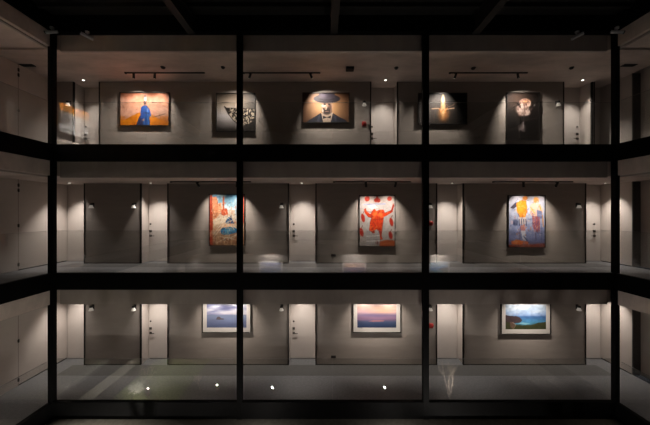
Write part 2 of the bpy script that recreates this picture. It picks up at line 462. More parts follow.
# --- spotted wedge on pale ground
def art_spots():
    A = Art(90, 88, (214,204,196))
    A.grad([(0,(170,150,130)),(.3,(206,190,172)),(.6,(216,212,214)),(.85,(160,152,150)),(1,(58,52,48))])
    d = np.clip(1.15-1.2*np.hypot(A.u-.28, A.v-.55), .25, 1)[..., None]; A.a = A.a*d + .04*(1-d)
    W = [(.20,.34),(.26,.385),(.60,.40),(.985,.40),(.985,1),(.74,1),(.60,.86),(.44,.72),(.30,.54)]
    A.poly(W, (206,192,172))
    base = A.a.copy(); A.put((A.noise(34, 31) > .49).astype(float), (26,22,20)); pat = A.a.copy(); A.a = base
    msk = Art(90, 88, (0,0,0)); msk.poly(W, (255,255,255)); m = msk.a[..., :1]; A.a = base*(1-m) + pat*m
    A.line([(.20,.34),(.30,.54),(.44,.72),(.60,.86),(.74,1)], .02, (40,34,30)); A.line([(.20,.34),(.26,.385),(.60,.40),(.985,.40)], .016, (48,40,34))
    A.poly([(.62,.88),(.80,.82),(1,.72),(1,1),(.5,1)], (26,23,22), .85, .04)
    return A
# --- man in a wide hat
def art_hat():
    A = Art(124, 84, (150,108,72))
    d = np.exp(-(((A.u-.52)/.40)**2 + ((A.v-.55)/.55)**2))[..., None]
    A.a = np.array((86,54,36))/255*(1-d) + np.array((226,176,124))/255*d
    A.poly([(.07,1),(.13,.92),(.28,.78),(.38,.68),(.45,.76),(.60,.74),(.66,.68),(.78,.80),(.92,.90),(.97,1)], (38,40,54), 1, .01)
    A.poly([(.38,.68),(.36,1),(.30,1),(.33,.80)], (62,64,80)); A.poly([(.66,.68),(.70,1),(.74,1),(.72,.80)], (62,64,80))
    A.poly([(.40,.68),(.44,1),(.60,1),(.65,.66)], (206,186,166))
    for x in (.44,.47,.50,.53,.56,.59): A.line([(x,.74),(x,1)], .007, (150,126,108))
    A.poly([(.43,.77),(.52,.82),(.61,.76),(.60,.86),(.52,.83),(.44,.87)], (36,32,38))
    A.ell(.52,.42,.125,.31,(188,150,126), soft=.08); A.ell(.52,.60,.105,.13,(66,52,50), soft=.2)
    A.ell(.50,.50,.026,.075,(232,204,178)); A.ell(.455,.43,.05,.05,(236,214,194)); A.ell(.585,.46,.035,.09,(96,68,60),.8)
    for x in (.47,.57): A.ell(x,.38,.028,.024,(40,30,32)); A.line([(x-.035,.335),(x+.03,.33)], .012, (44,34,34))
    A.line([(.47,.585),(.52,.57),(.57,.585)], .02, (54,40,40)); A.line([(.485,.62),(.555,.62)], .010, (196,150,130))
    A.poly([(.42,.52),(.45,.58),(.44,.68),(.41,.60)], (226,204,186)); A.poly([(.60,.54),(.63,.50),(.62,.62),(.59,.68)], (150,118,104))
    A.line([(.50,.44),(.49,.53),(.54,.53)], .010, (90,62,54)); A.line([(.43,.50),(.47,.48)], .008, (120,90,78)); A.line([(.43,.28),(.60,.28)], .008, (150,116,98))
    A.ell(.52,.19,.285,.155,(40,34,42), soft=.06); A.ell(.52,.10,.18,.20,(54,47,58), soft=.06)
    A.line([(.37,.20),(.45,.235),(.58,.235),(.67,.19)], .03, (34,28,36)); A.ell(.44,.05,.07,.09,(92,84,98),.6,.5)
    return A
# --- pale burst on black
def art_flame():
    A = Art(120, 78, (16,14,13))
    A.ell(.28,.42,.34,.46,(112,104,100),.75,.7); A.ell(.10,.6,.16,.4,(70,66,64),.7,.7)
    A.put((A.u<.5)*(A.noise(30,3,4)-.4)*1.4, (40,36,34), .5)
    for x in np.linspace(.26,.78,14): A.line([(x,.42+.05*math.sin(x*30)),(x+.01*math.sin(x*50),.96)], .012, (112,74,48), .35)
    A.ell(.52,.68,.10,.22,(196,120,52),.8,.5); A.ell(.51,.44,.045,.34,(240,196,140),.95,.4); A.ell(.51,.20,.022,.16,(250,226,190),.9,.5)
    A.line([(.28,.50),(.40,.49),(.51,.54),(.64,.50),(.74,.48)], .022, (206,170,140),.9); A.line([(.56,.30),(.62,.44),(.70,.40),(.84,.24)], .014, (140,104,78),.8)
    A.line([(.44,.50),(.47,.62),(.52,.52)], .02, (226,150,80)); A.line([(.54,.58),(.60,.48)], .02, (226,150,80))
    A.mottle(.2, 24, 3); return A
# --- pale head-like form on black
def art_pale():
    A = Art(84, 120, (20,17,16))
    A.ell(.35,.15,.4,.22,(74,56,46),.8,.8)
    A.ell(.55,.25,.19,.125,(206,172,156),1,.1); A.ell(.47,.36,.17,.13,(212,186,176),1,.15); A.ell(.62,.39,.10,.10,(204,170,158),1,.2)
    A.ell(.68,.22,.06,.07,(214,190,178)); A.ell(.60,.19,.12,.05,(216,140,90),.7,.5)
    A.ell(.40,.30,.035,.045,(52,40,40)); A.line([(.37,.26),(.42,.34),(.40,.42)], .025, (78,62,58)); A.ell(.60,.25,.03,.022,(96,66,58))
    A.poly([(.36,.30),(.34,.44),(.42,.48),(.58,.49),(.70,.46),(.72,.36),(.60,.33),(.46,.36)], (206,182,172), .9, .03)
    A.ell(.74,.33,.06,.05,(24,20,19),1,.3); A.ell(.36,.24,.05,.04,(26,21,20),1,.3); A.line([(.56,.22),(.54,.34),(.58,.42)], .02, (96,72,66), .8)
    A.put(((A.noise(16, 7) > .57) & (np.hypot((A.u-.52)/.26, (A.v-.33)/.2) < 1)).astype(float), (120,92,84), .7)
    A.line([(.28,.32),(.25,.46),(.33,.58),(.37,.78),(.39,.99)], .012, (150,130,120), .7)
    A.line([(.55,.47),(.50,.60),(.47,.72),(.50,.80)], .03, (96,84,82),.8); A.ell(.47,.76,.085,.07,(132,118,118),.9,.7); A.line([(.52,.62),(.50,.76)], .02,(200,190,190),.8)
    A.line([(.55,.47),(.68,.60),(.78,.56)], .01, (92,70,62),.6); A.ell(.86,.26,.015,.02,(230,226,224),.9,.6)
    A.mottle(.22, 18, 9); return A
# --- harbour town with blue boats
def art_town():
    A = Art(84, 124, (176,190,196))
    A.grad([(0,(96,150,184)),(.22,(150,190,206)),(.42,(214,204,186)),(.6,(196,160,128)),(1,(160,112,78))])
    A.put((A.v<.3)*(A.noise(4,21)>.5), (206,222,226), .7)
    A.poly([(0,0),(.08,0),(.10,.42),(.09,1),(0,1)], (170,62,34), 1, .02)
    A.poly([(.08,.06),(.20,.04),(.24,.12),(.24,.46),(.09,.50)], (208,138,98), 1, .02)
    A.poly([(.24,.18),(.34,.16),(.36,.30),(.36,.44),(.24,.46)], (226,166,122), 1, .02)
    A.poly([(.375,.08),(.40,.01),(.425,.08),(.43,.36),(.375,.36)], (190,104,64), 1, .015)
    A.poly([(.34,.29),(.50,.27),(.54,.40),(.34,.42)], (200,90,54), 1, .02)
    A.poly([(.54,.30),(.72,.30),(.74,.42),(.54,.42)], (222,214,196), 1, .02)
    A.poly([(.70,.10),(.80,.08),(.98,.12),(.98,.44),(.74,.42)], (158,186,200), .8, .03)
    A.poly([(.90,.02),(1,0),(1,.60),(.92,.52)], (196,84,60), 1, .02)
    A.poly([(.40,.62),(.52,.46),(.60,.42),(.72,.58),(.66,.60),(.50,.62)], (34,84,132), 1, .02)
    A.poly([(.60,.42),(.63,.40),(.64,.56),(.58,.58)], (20,54,100))
    A.poly([(.30,.38),(.50,.44),(.46,.54),(.14,.62),(.10,.52)], (232,214,188), .8, .03)
    A.poly([(.78,.42),(.84,.46),(.90,.62),(.84,.66),(.74,.52)], (176,196,206), .9, .02)
    A.ell(.60,.625,.28,.055,(232,196,160)); A.poly([(.30,.72),(.36,.655),(.52,.635),(.70,.64),(.84,.69),(.76,.75),(.52,.79),(.36,.78)], (28,112,160), 1, .01)
    A.ell(.55,.71,.16,.022,(70,160,196),.9,.4)
    for i, x in enumerate(np.linspace(.12,.94,12)):
        A.line([(x,.80+.03*(i%3)),(x*.9+.05,.98)], .02, ((110,66,44),(224,190,152),(150,96,64))[i%3], .8)
    strokes(A, 150, [(240,226,200),(206,92,50),(232,176,130),(120,62,44),(246,240,228),(90,130,156),(222,140,90)], 3, (.08,.14,.98,.97))
    for i in range(26):
        x, y = NPR.rand()*.5+.08, NPR.rand()*.34+.10; A.line([(x,y),(x,y+.02)], .014, (110,60,48), .7)
    for x0, x1, y0, y1 in ((.10,.23,.10,.44),(.25,.35,.20,.42),(.55,.72,.31,.41),(.76,.97,.14,.42)):
        for yy in np.linspace(y0, y1, 6): A.line([(x0,yy),(x1,yy+.006)], .007, (112,66,50), .55)
    for q in ([(.12,.78),(.40,.52),(.62,.44)],[(.10,.86),(.42,.58),(.66,.50)],[(.30,.82),(.55,.86),(.92,.74)],[(.20,.95),(.5,.84),(.9,.92)]): A.line(q, .012, (244,232,212), .85)
    A.put((A.v>.5)*(A.noise(14, 41)>.6), (226,196,164), .5); A.mottle(.16, 20, 5); return A
# --- leaping orange figure
def art_leap():
    A = Art(84, 120, (206,200,194))
    A.grad([(0,(176,160,152)),(.2,(186,178,175)),(.7,(184,177,172)),(1,(160,152,148))]); A.mottle(.06, 8, 6)
    R, O, D = (172,36,18), (206,62,20), (112,24,14)
    for x, y, rx, ry, ro in ((.22,.06,.07,.055,20),(.50,.05,.03,.05,0),(.53,.09,.07,.04,40),(.47,.09,.06,.04,-30),(.85,.06,.065,.045,-20)): A.ell(x,y,rx,ry,R,.9,.15,ro)
    A.poly([(.12,.165),(.74,.15),(.74,.175),(.12,.19)], (150,160,196),.8)
    A.poly([(.22,.20),(.44,.18),(.52,.24),(.34,.27)], (236,226,218),.9,.02)
    A.poly([(.95,.14),(.985,.20),(.93,.30),(.89,.30)], R); A.poly([(.13,.27),(.17,.25),(.20,.31),(.30,.36),(.36,.33),(.36,.44),(.24,.42),(.15,.34)], O)
    A.poly([(.34,.32),(.42,.26),(.48,.30),(.56,.28),(.68,.27),(.72,.34),(.86,.30),(.95,.27),(.94,.32),(.78,.39),(.68,.42),(.66,.56),(.63,.66),(.62,.80),(.66,.86),(.59,.87),(.57,.74),(.49,.66),(.42,.68),(.44,.74),(.38,.74),(.28,.68),(.30,.54),(.33,.44)], O, 1, .012)
    A.poly([(.48,.30),(.52,.30),(.54,.62),(.50,.62)], (196,46,14)); A.poly([(.30,.56),(.40,.52),(.46,.62),(.40,.66)], (206,52,16),.9)
    for q in ([(.17,.25),(.20,.31),(.34,.33),(.42,.26)],[(.72,.34),(.86,.30),(.95,.27)],[(.24,.42),(.34,.44),(.30,.54),(.28,.68),(.38,.74)],[(.68,.42),(.66,.56),(.62,.80)],[(.40,.52),(.47,.62),(.57,.74),(.60,.87)]): A.line(q, .012, D, .8)
    A.put((A.noise(9,77)>.6)*((A.a[...,0]-A.a[...,2])>.45), (240,112,52), .6); A.put((A.noise(10,78)>.63)*((A.a[...,0]-A.a[...,2])>.45), (150,34,16), .7)
    A.ell(.44,.36,.05,.035,(244,120,50),.8,.5); A.ell(.60,.36,.05,.035,(244,116,46),.8,.5); A.line([(.36,.48),(.62,.46)], .012, D,.7)
    for x in (.44,.56): A.line([(x,.40),(x+.01,.50)], .01, D, .7)
    for x, y, s in ((.10,.44,1),(.06,.72,1),(.90,.52,1),(.88,.78,.9)):
        A.ell(x,y,.052,.085*s,R,.95,.12,-12); A.line([(x,y-.09*s),(x+.03,y-.13*s)], .014, (120,40,26))
    A.poly([(.46,.86),(.56,.92),(.54,.97),(.45,.95)], (96,40,30)); A.poly([(.58,.90),(.76,.87),(1,.885),(1,1),(.56,1)], (170,84,44), 1, .01)
    for x in np.linspace(.22,.54,6): A.line([(x,.72+.04*math.sin(x*20)),(x,.97)], .022, (158,158,166),.8)
    A.line([(.20,.80),(.56,.79)], .016, (236,234,232)); A.line([(.20,.90),(.56,.89)], .016, (236,234,232))
    A.mottle(.10, 24, 4); return A
# --- two abstract standing figures
def art_pair():
    A = Art(84, 120, (156,168,204))
    A.grad([(0,(188,186,196)),(.3,(186,194,216)),(.7,(140,152,196)),(.9,(120,126,172)),(1,(120,70,60))]); A.mottle(.12, 7, 14)
    Y, Y2, B, P = (232,144,30), (240,186,96), (44,54,92), (150,88,108)
    A.poly([(.05,.24),(.18,.14),(.26,.12),(.28,.18),(.14,.26)], (60,52,66),.9,.02)
    A.poly([(.22,.14),(.38,.08),(.50,.10),(.52,.30),(.46,.42),(.30,.42),(.22,.30)], Y, 1, .04); A.ell(.46,.05,.07,.04,(206,128,60)); A.ell(.34,.25,.07,.08,(248,170,44),.8,.5)
    A.poly([(.26,.42),(.48,.42),(.52,.52),(.46,.56),(.30,.56)], (226,206,196),.9,.03)
    for x in (.30,.36,.42,.48): A.line([(x,.46),(x+.01,.58)], .024, B,.9)
    A.ell(.19,.52,.085,.06,B,.85,.3); A.ell(.10,.52,.03,.04,(210,190,200))
    A.poly([(.32,.58),(.46,.56),(.46,.70),(.36,.72)], (196,120,110),.8,.03); A.poly([(.34,.68),(.46,.68),(.50,.84),(.54,.88),(.40,.86)], (226,226,236),.9,.02)
    A.line([(.42,.78),(.52,.88)], .03, B); A.line([(.33,.60),(.31,.86)], .022, (110,84,116),.8)
    A.ell(.76,.09,.075,.065,(226,150,70),.95,.2); A.poly([(.60,.18),(.72,.14),(.90,.16),(.96,.26),(.92,.40),(.66,.42),(.58,.34)], (228,190,168),.95,.04)
    A.line([(.60,.22),(.72,.34)], .03, Y2,.9); A.line([(.86,.20),(.92,.34)], .03, Y,.8); A.poly([(.78,.28),(.92,.30),(.94,.44),(.80,.44)], (110,120,166),.9,.03)
    A.poly([(.64,.38),(.82,.40),(.88,.56),(.82,.72),(.74,.70),(.66,.60)], P, .95, .03)
    for x in (.70,.78,.85): A.line([(x,.42),(x+.01,.70)], .02, (196,96,70),.8)
    A.line([(.93,.38),(.96,.60)], .03, (230,150,60),.7); A.line([(.74,.70),(.76,.86)], .024, (96,84,112),.9); A.line([(.92,.56),(.91,.92)], .014, (84,84,116),.8)
    A.poly([(.08,.88),(.30,.86),(.56,.90),(.50,.96),(.10,.94)], (222,110,40),.95,.04); A.poly([(0,.96),(1,.93),(1,1),(0,1)], (140,62,42), 1, .03)
    A.put((A.noise(13,51)>.63).astype(float), (228,226,236), .22); A.put((A.noise(15,57)>.70).astype(float), (70,76,118), .3)
    strokes(A, 70, [(240,196,140),(226,130,50),(236,232,238),(60,66,110),(176,92,76),(120,132,184)], 8, (.15,.08,.97,.95)); return A
# --- sea pictures
def art_sea_grey():
    A = Art(120, 76, (160,166,190))
    A.grad([(0,(206,210,226)),(.40,(206,206,220)),(.47,(214,208,216)),(.50,(128,140,170)),(.75,(112,124,160)),(1,(86,96,134))])
    A.put((A.v<.5)*(A.noise(3,61,9)-.42)*3.2, (116,122,164), .8); A.ell(.5,.22,.17,.09,(104,108,154),.8,.6)
    A.poly([(.24,.66),(.25,.60),(.28,.56),(.33,.57),(.36,.62),(.43,.64),(.43,.68),(.24,.68)], (96,86,92), 1, .01)
    A.mottle(.07, 4, 3, 20); return A
def art_sunset():
    A = Art(120, 76, (180,150,160))
    A.grad([(0,(206,186,192)),(.18,(222,190,176)),(.38,(206,170,178)),(.52,(150,126,158)),(.66,(142,110,140)),(.78,(72,86,122)),(1,(34,52,88))])
    A.ell(.70,.34,.3,.12,(232,186,150),.7,.8); A.ell(.55,.50,.40,.05,(112,100,142),.7,.8); A.poly([(.28,.74),(.45,.70),(.70,.71),(.66,.745),(.4,.765)], (206,130,120),.7,.03)
    A.mottle(.08, 3, 8, 18); return A
def art_coast():
    A = Art(120, 76, (130,160,200))
    A.grad([(0,(190,206,224)),(.25,(172,196,224)),(.44,(128,156,200)),(.50,(66,104,160)),(.72,(76,146,190)),(1,(70,90,60))])
    A.put((A.v<.45)*(A.noise(3,71,6)-.45)*2.5, (216,224,232), .7)
    A.poly([(0,.42),(.12,.47),(.26,.47),(.36,.53),(.42,.64),(.36,.74),(.20,.76),(0,.76)], (72,58,62), 1, .02)
    A.poly([(.30,.76),(.44,.72),(.6,.77),(.70,.73),(.5,.82)], (150,206,226),.8,.03)
    A.poly([(0,.70),(.10,.72),(.24,.80),(.40,.84),(.62,.82),(.80,.74),(1,.70),(1,1),(0,1)], (66,70,44), 1, .02)
    A.poly([(.12,.70),(.20,.72),(.24,.84),(.18,.98),(.12,.9)], (120,92,82),.8,.03); A.line([(.18,.72),(.26,.82),(.20,.98)], .012, (190,160,140),.8)
    A.mottle(.14, 16, 8); return A

def wpic(art, px0, px1, py0, py1, label, **kw):
    off = .06; s = (WY-off)/F      # front face of the frame
    X0, X1 = (px0-325)*s, (px1-325)*s; Z1, Z0 = EYE+(212.5-py0)*s, EYE+(212.5-py1)*s
    t = painting(art, X0, X1, Z0, Z1, label, off=off-.0, **kw)
    return (X0+X1)/2, (Z0+Z1)/2, X1-X0, Z1-Z0
P = []
P.append(wpic(art_blue(), 119.7,169.5,92.4,125.8, 'wide painting of a figure in a blue robe on orange, first on the top wall'))
P.append(wpic(art_spots(), 216.2,255.3,93,131.5, 'squarish pale picture with a black spotted wedge, partly behind a top gallery column'))
P.append(wpic(art_hat(), 302.4,349.5,92.7,123, 'brown portrait of a bearded man in a wide dark hat and bow tie'))
P.append(wpic(art_flame(), 418.2,467,93,124.4, 'dark wide picture with a glowing orange burst, partly behind a column'))
P.append(wpic(art_pale(), 506.5,539.5,92.4,140, 'tall nearly black picture with a pale pinkish head-like form'))
P.append(wpic(art_town(), 209,244.8,194,246, 'tall colourful painting of orange houses and blue boats, partly behind a column'))
P.append(wpic(art_leap(), 359,395.3,195.2,246.8, 'tall painting of a leaping orange-red figure among red shapes'))
P.append(wpic(art_pair(), 508,545.3,195.2,247.6, 'tall pale blue painting of two abstract orange and yellow figures'))
kw = dict(mount=.135, cat='picture', name='framed_photograph')
P.append(wpic(art_sea_grey(), 202.3,251,298,332.7, 'white-mounted grey-blue sea picture with a small rock, partly behind a column', **kw))
P.append(wpic(art_sunset(), 352.8,400.8,298,332.7, 'white-mounted picture of a pink and violet sunset sea', **kw))
P.append(wpic(art_coast(), 501,550.5,300,334.3, 'white-mounted picture of a bright blue bay with dark cliffs', **kw))

# tracks (spot x, target, watts, cone)
def aim(i, dx=0, dz=-.12): return (P[i][0]+dx, WY-.06, P[i][1]+dz)
def TX(px): return (px-325)*9.42/F
TW = 170
f = 7.2
track(-6.56, -3.98, f, 'black lighting track above the blue-robed figure painting in the top gallery', [(TX(133.7), aim(0,-.35,-.25), TW*1.05, 78), (TX(154.7), aim(0,.3,-.25), TW*.95, 72)])
track(-2.66, -.15, f, 'black lighting track between the spotted picture and the hat portrait', [(TX(250), aim(1,-.1,-.34), TW*1.7, 74), (TX(311), aim(2,.08,-.34), TW*1.75, 74)])
track(4.16, 6.70, f, 'black lighting track at the right of the top gallery ceiling', [(TX(455.5), aim(3,-.15,-.3), TW*1.25, 64), (TX(518), aim(4,.12,-.22), TW*1.8, 76)])
f = 3.6
track(-5.06, -2.45, f, 'black lighting track above the harbour town painting', [(TX(198), aim(5,-.2), TW*0.69, 68), (TX(237), aim(5,.25), TW*0.92, 68)])
track(.33, 2.84, f, 'black lighting track above the leaping orange figure', [(TX(366), aim(6,-.25), TW*0.83, 68), (TX(395.5), aim(6,.25), TW*0.83, 68)])
track(5.60, 8.20, f, 'black lighting track above the two abstract figures', [(TX(523.5), aim(7,0), TW*0.92, 68), (TX(556.7), aim(7,.3), TW*0.74, 68)])
f = 0
track(-4.7, -2.2, f, 'black lighting track above the grey-blue sea picture', [(P[8][0]-.45, aim(8,-.4,-.45), TW*0.76, 66), (P[8][0]+.45, aim(8,.4,-.45), TW*0.76, 66)])
track(.4, 2.9, f, 'black lighting track above the sunset sea picture', [(P[9][0]-.45, aim(9,-.4,-.45), TW*0.80, 66), (P[9][0]+.45, aim(9,.4,-.45), TW*0.80, 66)])
track(5.8, 8.3, f, 'black lighting track above the blue bay picture', [(P[10][0]-.3, aim(10,-.3,-.45), TW*0.72, 66), (P[10][0]+.3, aim(10,.3,-.45), TW*0.72, 66)])

# picture on the left wing wall whose mirror image shows in the corner balustrade
def art_wing():
    A = Art(110, 80, (196,196,198))
    A.grad([(0,(235,140,30)),(.24,(240,150,50)),(.32,(225,222,220)),(.7,(200,200,204)),(1,(170,170,172))])
    A.ell(.75,.55,.3,.2,(90,88,90),.8,.6); A.poly([(.55,.42),(1,.36),(1,.70),(.72,.62)], (70,68,70),.9,.05); A.mottle(.1,10,3); return A
T = painting(art_wing(), -.68, .68, 8.3, 9.43, 'grey and orange picture on the left wing wall, seen mirrored in glass', face=math.pi/2)
T.location = (LWX, 5.15, 8.30)
w = thing('lighting_track', 'black lighting track over the left wing walkway of the top gallery', 'track light', (LWX+.7, 5.15, 7.2+CE), 'ceiling lighting tracks')
boxes('rail', [(-.018, .018, -1, 1, -.034, 0)], M['fit'], w, .003)
for yy in (-.45, .45):
    p = Vector((0, yy, -.034)); piv = p+Vector((0,0,-.075)); d = (Vector((LWX, 5.15+yy*.7, 8.7)) - (Vector(w.location)+piv)).normalized()
    bm = bmesh.new(); tube(bm, p, piv, .008); tube(bm, piv-d*.09, piv+d*.08, .034, .038, 18)
    h = obj('spotlight_head', bm, M['fit'], w, smooth=True)
    bm = bmesh.new(); tube(bm, piv+d*.0802, piv+d*.084, .030); obj('lens', bm, M['lens'], h)
    spot(h, piv+d*.1, d, 950, 66, .9, (1,.9,.8), .022)

# the three pictures of the opposite gallery, mirrored in the middle balustrade
for i, (x, art, s) in enumerate(((-3.7, art_sea_grey, 'left'), (1.99, art_sunset, 'middle'), (7.7, art_coast, 'right'))):
    A = art()
    t = painting(A, -.85, .85, 0, 1.15, '%s of three framed pictures mirrored low in the middle balustrade glass' % s, cat='picture', mount=.135, face=math.pi, name='framed_photograph')
    t.location = (x, OWY, 1.02)
    downlight(x, OWY+.7, 0, 420, 'downlight of the gallery behind the viewer, over the %s picture there' % s, 140, .8, (0,-.5,-.8))

# ------------------------------------------------------------------ wall sconces, alarms, sockets
def sconce(x, f, label):
    t = thing('wall_sconce', label, 'wall lamp', (x, WY, f+2.03), 'small wall lamps')
    boxes('back_plate', [(-.045, .045, -.02, -.001, -.05, .12)], M['fit'], t, .006)
    bm = bmesh.new(); lathe(bm, [(.022,.10),(.048,.094),(.052,.05),(.044,.035)], (0,-.09,0)); box(bm, -.014, .014, -.05, -.018, .06, .09)
    obj('cap', bm, M['fit'], t, smooth=True)
    bm = bmesh.new(); lathe(bm, [(.04,.034),(.048,.01),(.072,-.05),(.074,-.07),(.066,-.07),(.036,.025)], (0,-.09,0))
    obj('lamp_shade', bm, M['shade'], t, smooth=True)
SX = ((-8.22,'right of the corner doorway'), (-6.73,'just left of the second door'), (-1.53,'left of the middle door'), (3.71,'left of the plain doorway'), (8.93,'by the right corner doorway'))
for k in range(2):
    for x, s in SX: sconce(x, k*ST, 'small pale wall lamp %s in the %s gallery' % (s, NAMES[k]))
sconce(-9.04, 7.2, 'small pale wall lamp in the far left corner of the top gallery')
sconce(1.38, 7.2, 'small pale wall lamp above a red alarm in the top gallery')
sconce(8.20, 7.2, 'small pale wall lamp near the right door of the top gallery')
def alarm(x, z, label):
    t = thing('fire_alarm', label, 'fire alarm', (x, WY, z), 'red fire alarms')
    boxes('base_plate', [(-.07, .07, -.03, -.001, -.09, .08)], M['red'], t, .008)
    bm = bmesh.new(); lathe(bm, [(.082,0),(.082,.02),(.06,.045),(.015,.055)])
    bmesh.ops.rotate(bm, verts=bm.verts, cent=(0,0,0), matrix=Matrix.Rotation(math.pi/2, 3, 'X')); bmesh.ops.translate(bm, verts=bm.verts, vec=(0,-.031,.0))
    obj('bell', bm, M['red'], t, smooth=True)
alarm(1.38, 8.55, 'round red fire alarm under the wall lamp in the top gallery')
alarm(3.74, 5.03, 'round red fire alarm beside the column in the middle gallery')
alarm(3.76, 1.40, 'round red fire alarm beside the column in the bottom gallery')
for k in range(2):
    t = thing('wall_socket', 'dark wall socket low on the centre wall of the %s gallery' % NAMES[k], 'socket', (.30, WY, k*ST+.29), 'dark wall sockets')
    boxes('face_plate', [(-.085, .085, -.014, -.001, -.045, .045)], M['fit'], t, .004)
    boxes('switch', [(-.07, -.01, -.019, -.0141, -.03, .03), (.01, .07, -.019, -.0141, -.03, .03)], M['steel'], t, .002)

# ------------------------------------------------------------------ ceiling fittings of the top gallery
CF = ((-5.16,9.07,.05,'near the blue-robed painting'), (-3.25,9.07,.045,'left of the spotted picture'), (2.28,9.1,.045,'before the middle door'), (4.75,9.12,.05,'left part of the right bay'), (7.88,9.1,.045,'towards the right door'))
for x, y, r, s in CF:
    t = thing('ceiling_sensor', 'small dark round fitting on the top gallery ceiling %s' % s, 'ceiling fitting', (x, y, 7.2+CE), 'small ceiling fittings')
    bm = bmesh.new(); lathe(bm, [(r*1.5,0),(r*1.5,-.014)]); obj('base', bm, M['fit'], t)
    bm = bmesh.new(); lathe(bm, [(r*1.3,-.0141),(r,-.05),(r*.4,-.06)]); obj('dome', bm, M['fit'], t, smooth=True)
t = thing('ceiling_speaker', 'square dark box fitting on the top gallery ceiling above the hat portrait', 'ceiling fitting', (.80, 9.13, 7.2+CE))
boxes('housing', [(-.125, .125, -.11, .11, -.07, 0)], M['fit'], t, .008)
boxes('grille', [(-.105, .105, -.09, .09, -.076, -.0701)], M['steel'], t, .002)
for x, y, s in ((-9.35, 8.95, 'left'), (9.55, 8.95, 'right')):
    t = thing('air_diffuser', 'dark slot fitting on the ceiling of the top %s wing' % s, 'air vent', (x, y, 7.2+CE), 'dark slot vents')
    boxes('frame', [(-.2, .2, -.07, -.05, -.02, 0), (-.2, .2, .05, .07, -.02, 0), (-.2, -.18, -.05, .05, -.02, 0), (.18, .2, -.05, .05, -.02, 0)], M['fit'], t)
    boxes('slats', [(-.18, .18, -.05, .05, -.012, 0)], M['trim'], t)

# ------------------------------------------------------------------ security cameras under the top beam
def seccam(loc, dirn, label):
    t = thing('security_camera', label, 'camera', loc, 'security cameras under the roof')
    d = Vector(dirn).normalized()
    bm = bmesh.new(); tube(bm, (0,0,0), (0,0,-.05), .05, .05, 18); tube(bm, (0,0,-.05), (0,0,-.10), .02)
    obj('bracket', bm, M['white'], t, smooth=True)
    c = Vector((0,0,-.135))
    bm = bmesh.new(); tube(bm, c-d*.13, c+d*.14, .042, .042, 18)
    b = obj('body', bm, M['white'], t, smooth=True)
    bm = bmesh.new(); tube(bm, c+d*.1402, c+d*.165, .044, .04, 18); obj('lens', bm, M['fit'], b, smooth=True)
seccam((-7.42, 7.74, 10.449), (-.9,-.3,-.25), 'grey security camera high beside the left corner column')
seccam((7.93, 7.74, 10.449), (.9,-.3,-.25), 'grey security camera high beside the right corner column')
seccam((-6.62, 7.93, 10.449), (-.75,-.5,.30), 'grey security camera on the top beam inside the left bay')
seccam((7.02, 7.93, 10.449), (.75,-.5,.30), 'grey security camera on the top beam inside the right bay')

# ------------------------------------------------------------------ courtyard ground, planting and garden lights
GZ, KZ = -.85, -.36
struct('ground', [(LGX-.2, RGX+.2, OGY-.2, GY+.2, GZ-.2, GZ-.012)], M['pave'])
struct('kerb', [(LGX-.06, RGX+.06, GY-.5, GY+.062, GZ-.011, KZ)], M['kerb'], .01)
struct('kerb', [(LGX-.06, LGX+.50, 0, GY-.501, GZ-.011, KZ)], M['kerb'], .01)
struct('kerb', [(RGX-.50, RGX+.06, 0, GY-.501, GZ-.011, KZ)], M['kerb'], .01)
struct('lawn', [(LGX+.51, -4.9, 3.0, GY-.51, GZ-.011, GZ+.005)], M['lawn'])
bm = bmesh.new()
for i in range(5200):
    x, y = random.uniform(LGX+.54, -4.93), random.uniform(3.05, GY-.54); h = random.uniform(.03,.07); a = random.uniform(0,6.28)
    if math.hypot(x+6.42, y-6.52) < .14 or math.hypot(x+6.5, y-6.1) < .36 or math.hypot(x+6.1, y-6.15) < .14 or math.hypot(x+5.85, y-6.5) < .2: continue
    dx, dy = .006*math.cos(a), .006*math.sin(a); lx, ly = random.uniform(-.025,.025), random.uniform(-.025,.025)
    v = [bm.verts.new(p) for p in ((x-dx,y-dy,GZ+.005),(x+dx,y+dy,GZ+.005),(x+lx,y+ly,GZ+h))]; bm.faces.new(v)
g = obj('grass', bm, M['grass']); g['kind'] = 'stuff'; g['label'] = 'short green grass of the lawn mirrored in the lower left balustrade'; g['category'] = 'grass'

def branches(bm, p, d, L, r, n):
    q = p + d*L; tube(bm, p, q, r, r*.7, 6, False)
    if n == 0: return
    for i in range(3 if n > 2 else 2):
        e = (d + Vector((random.uniform(-.55,.55), random.uniform(-.55,.55), random.uniform(-.05,.35)))).normalized()
        branches(bm, q, e, L*random.uniform(.62,.85), max(.006, r*.66), n-1)
def shrub(loc, s, seed, label):
    random.seed(seed)
    t = thing('bare_shrub', label, 'shrub', loc, 'bare garden shrubs')
    st = bmesh.new()
    for i in range(3):
        d = Vector((random.uniform(-.45,.45), random.uniform(-.3,.3), 1)).normalized()
        tube(st, (0,0,0), d*.24*s, .016*s, .013*s, 8)
        tw = bmesh.new(); branches(tw, d*.235*s, d, .20*s, .011*s, 4); obj('branch', tw, M['bark'], t)
    obj('stem', st, M['bark'], t)
shrub((4.17, 6.5, GZ), 1.5, 3, 'bare pale-twigged shrub mirrored in the lower glass right of the right-hand inner column')
shrub((-5.85, 6.5, GZ+.005), 1.4, 12, 'bare shrub on the lawn edge whose twigs shadow the lower left header')
shrub((-4.3, 6.1, GZ), .75, 21, 'small bare shrub beside a garden light in front of the lower left bay')

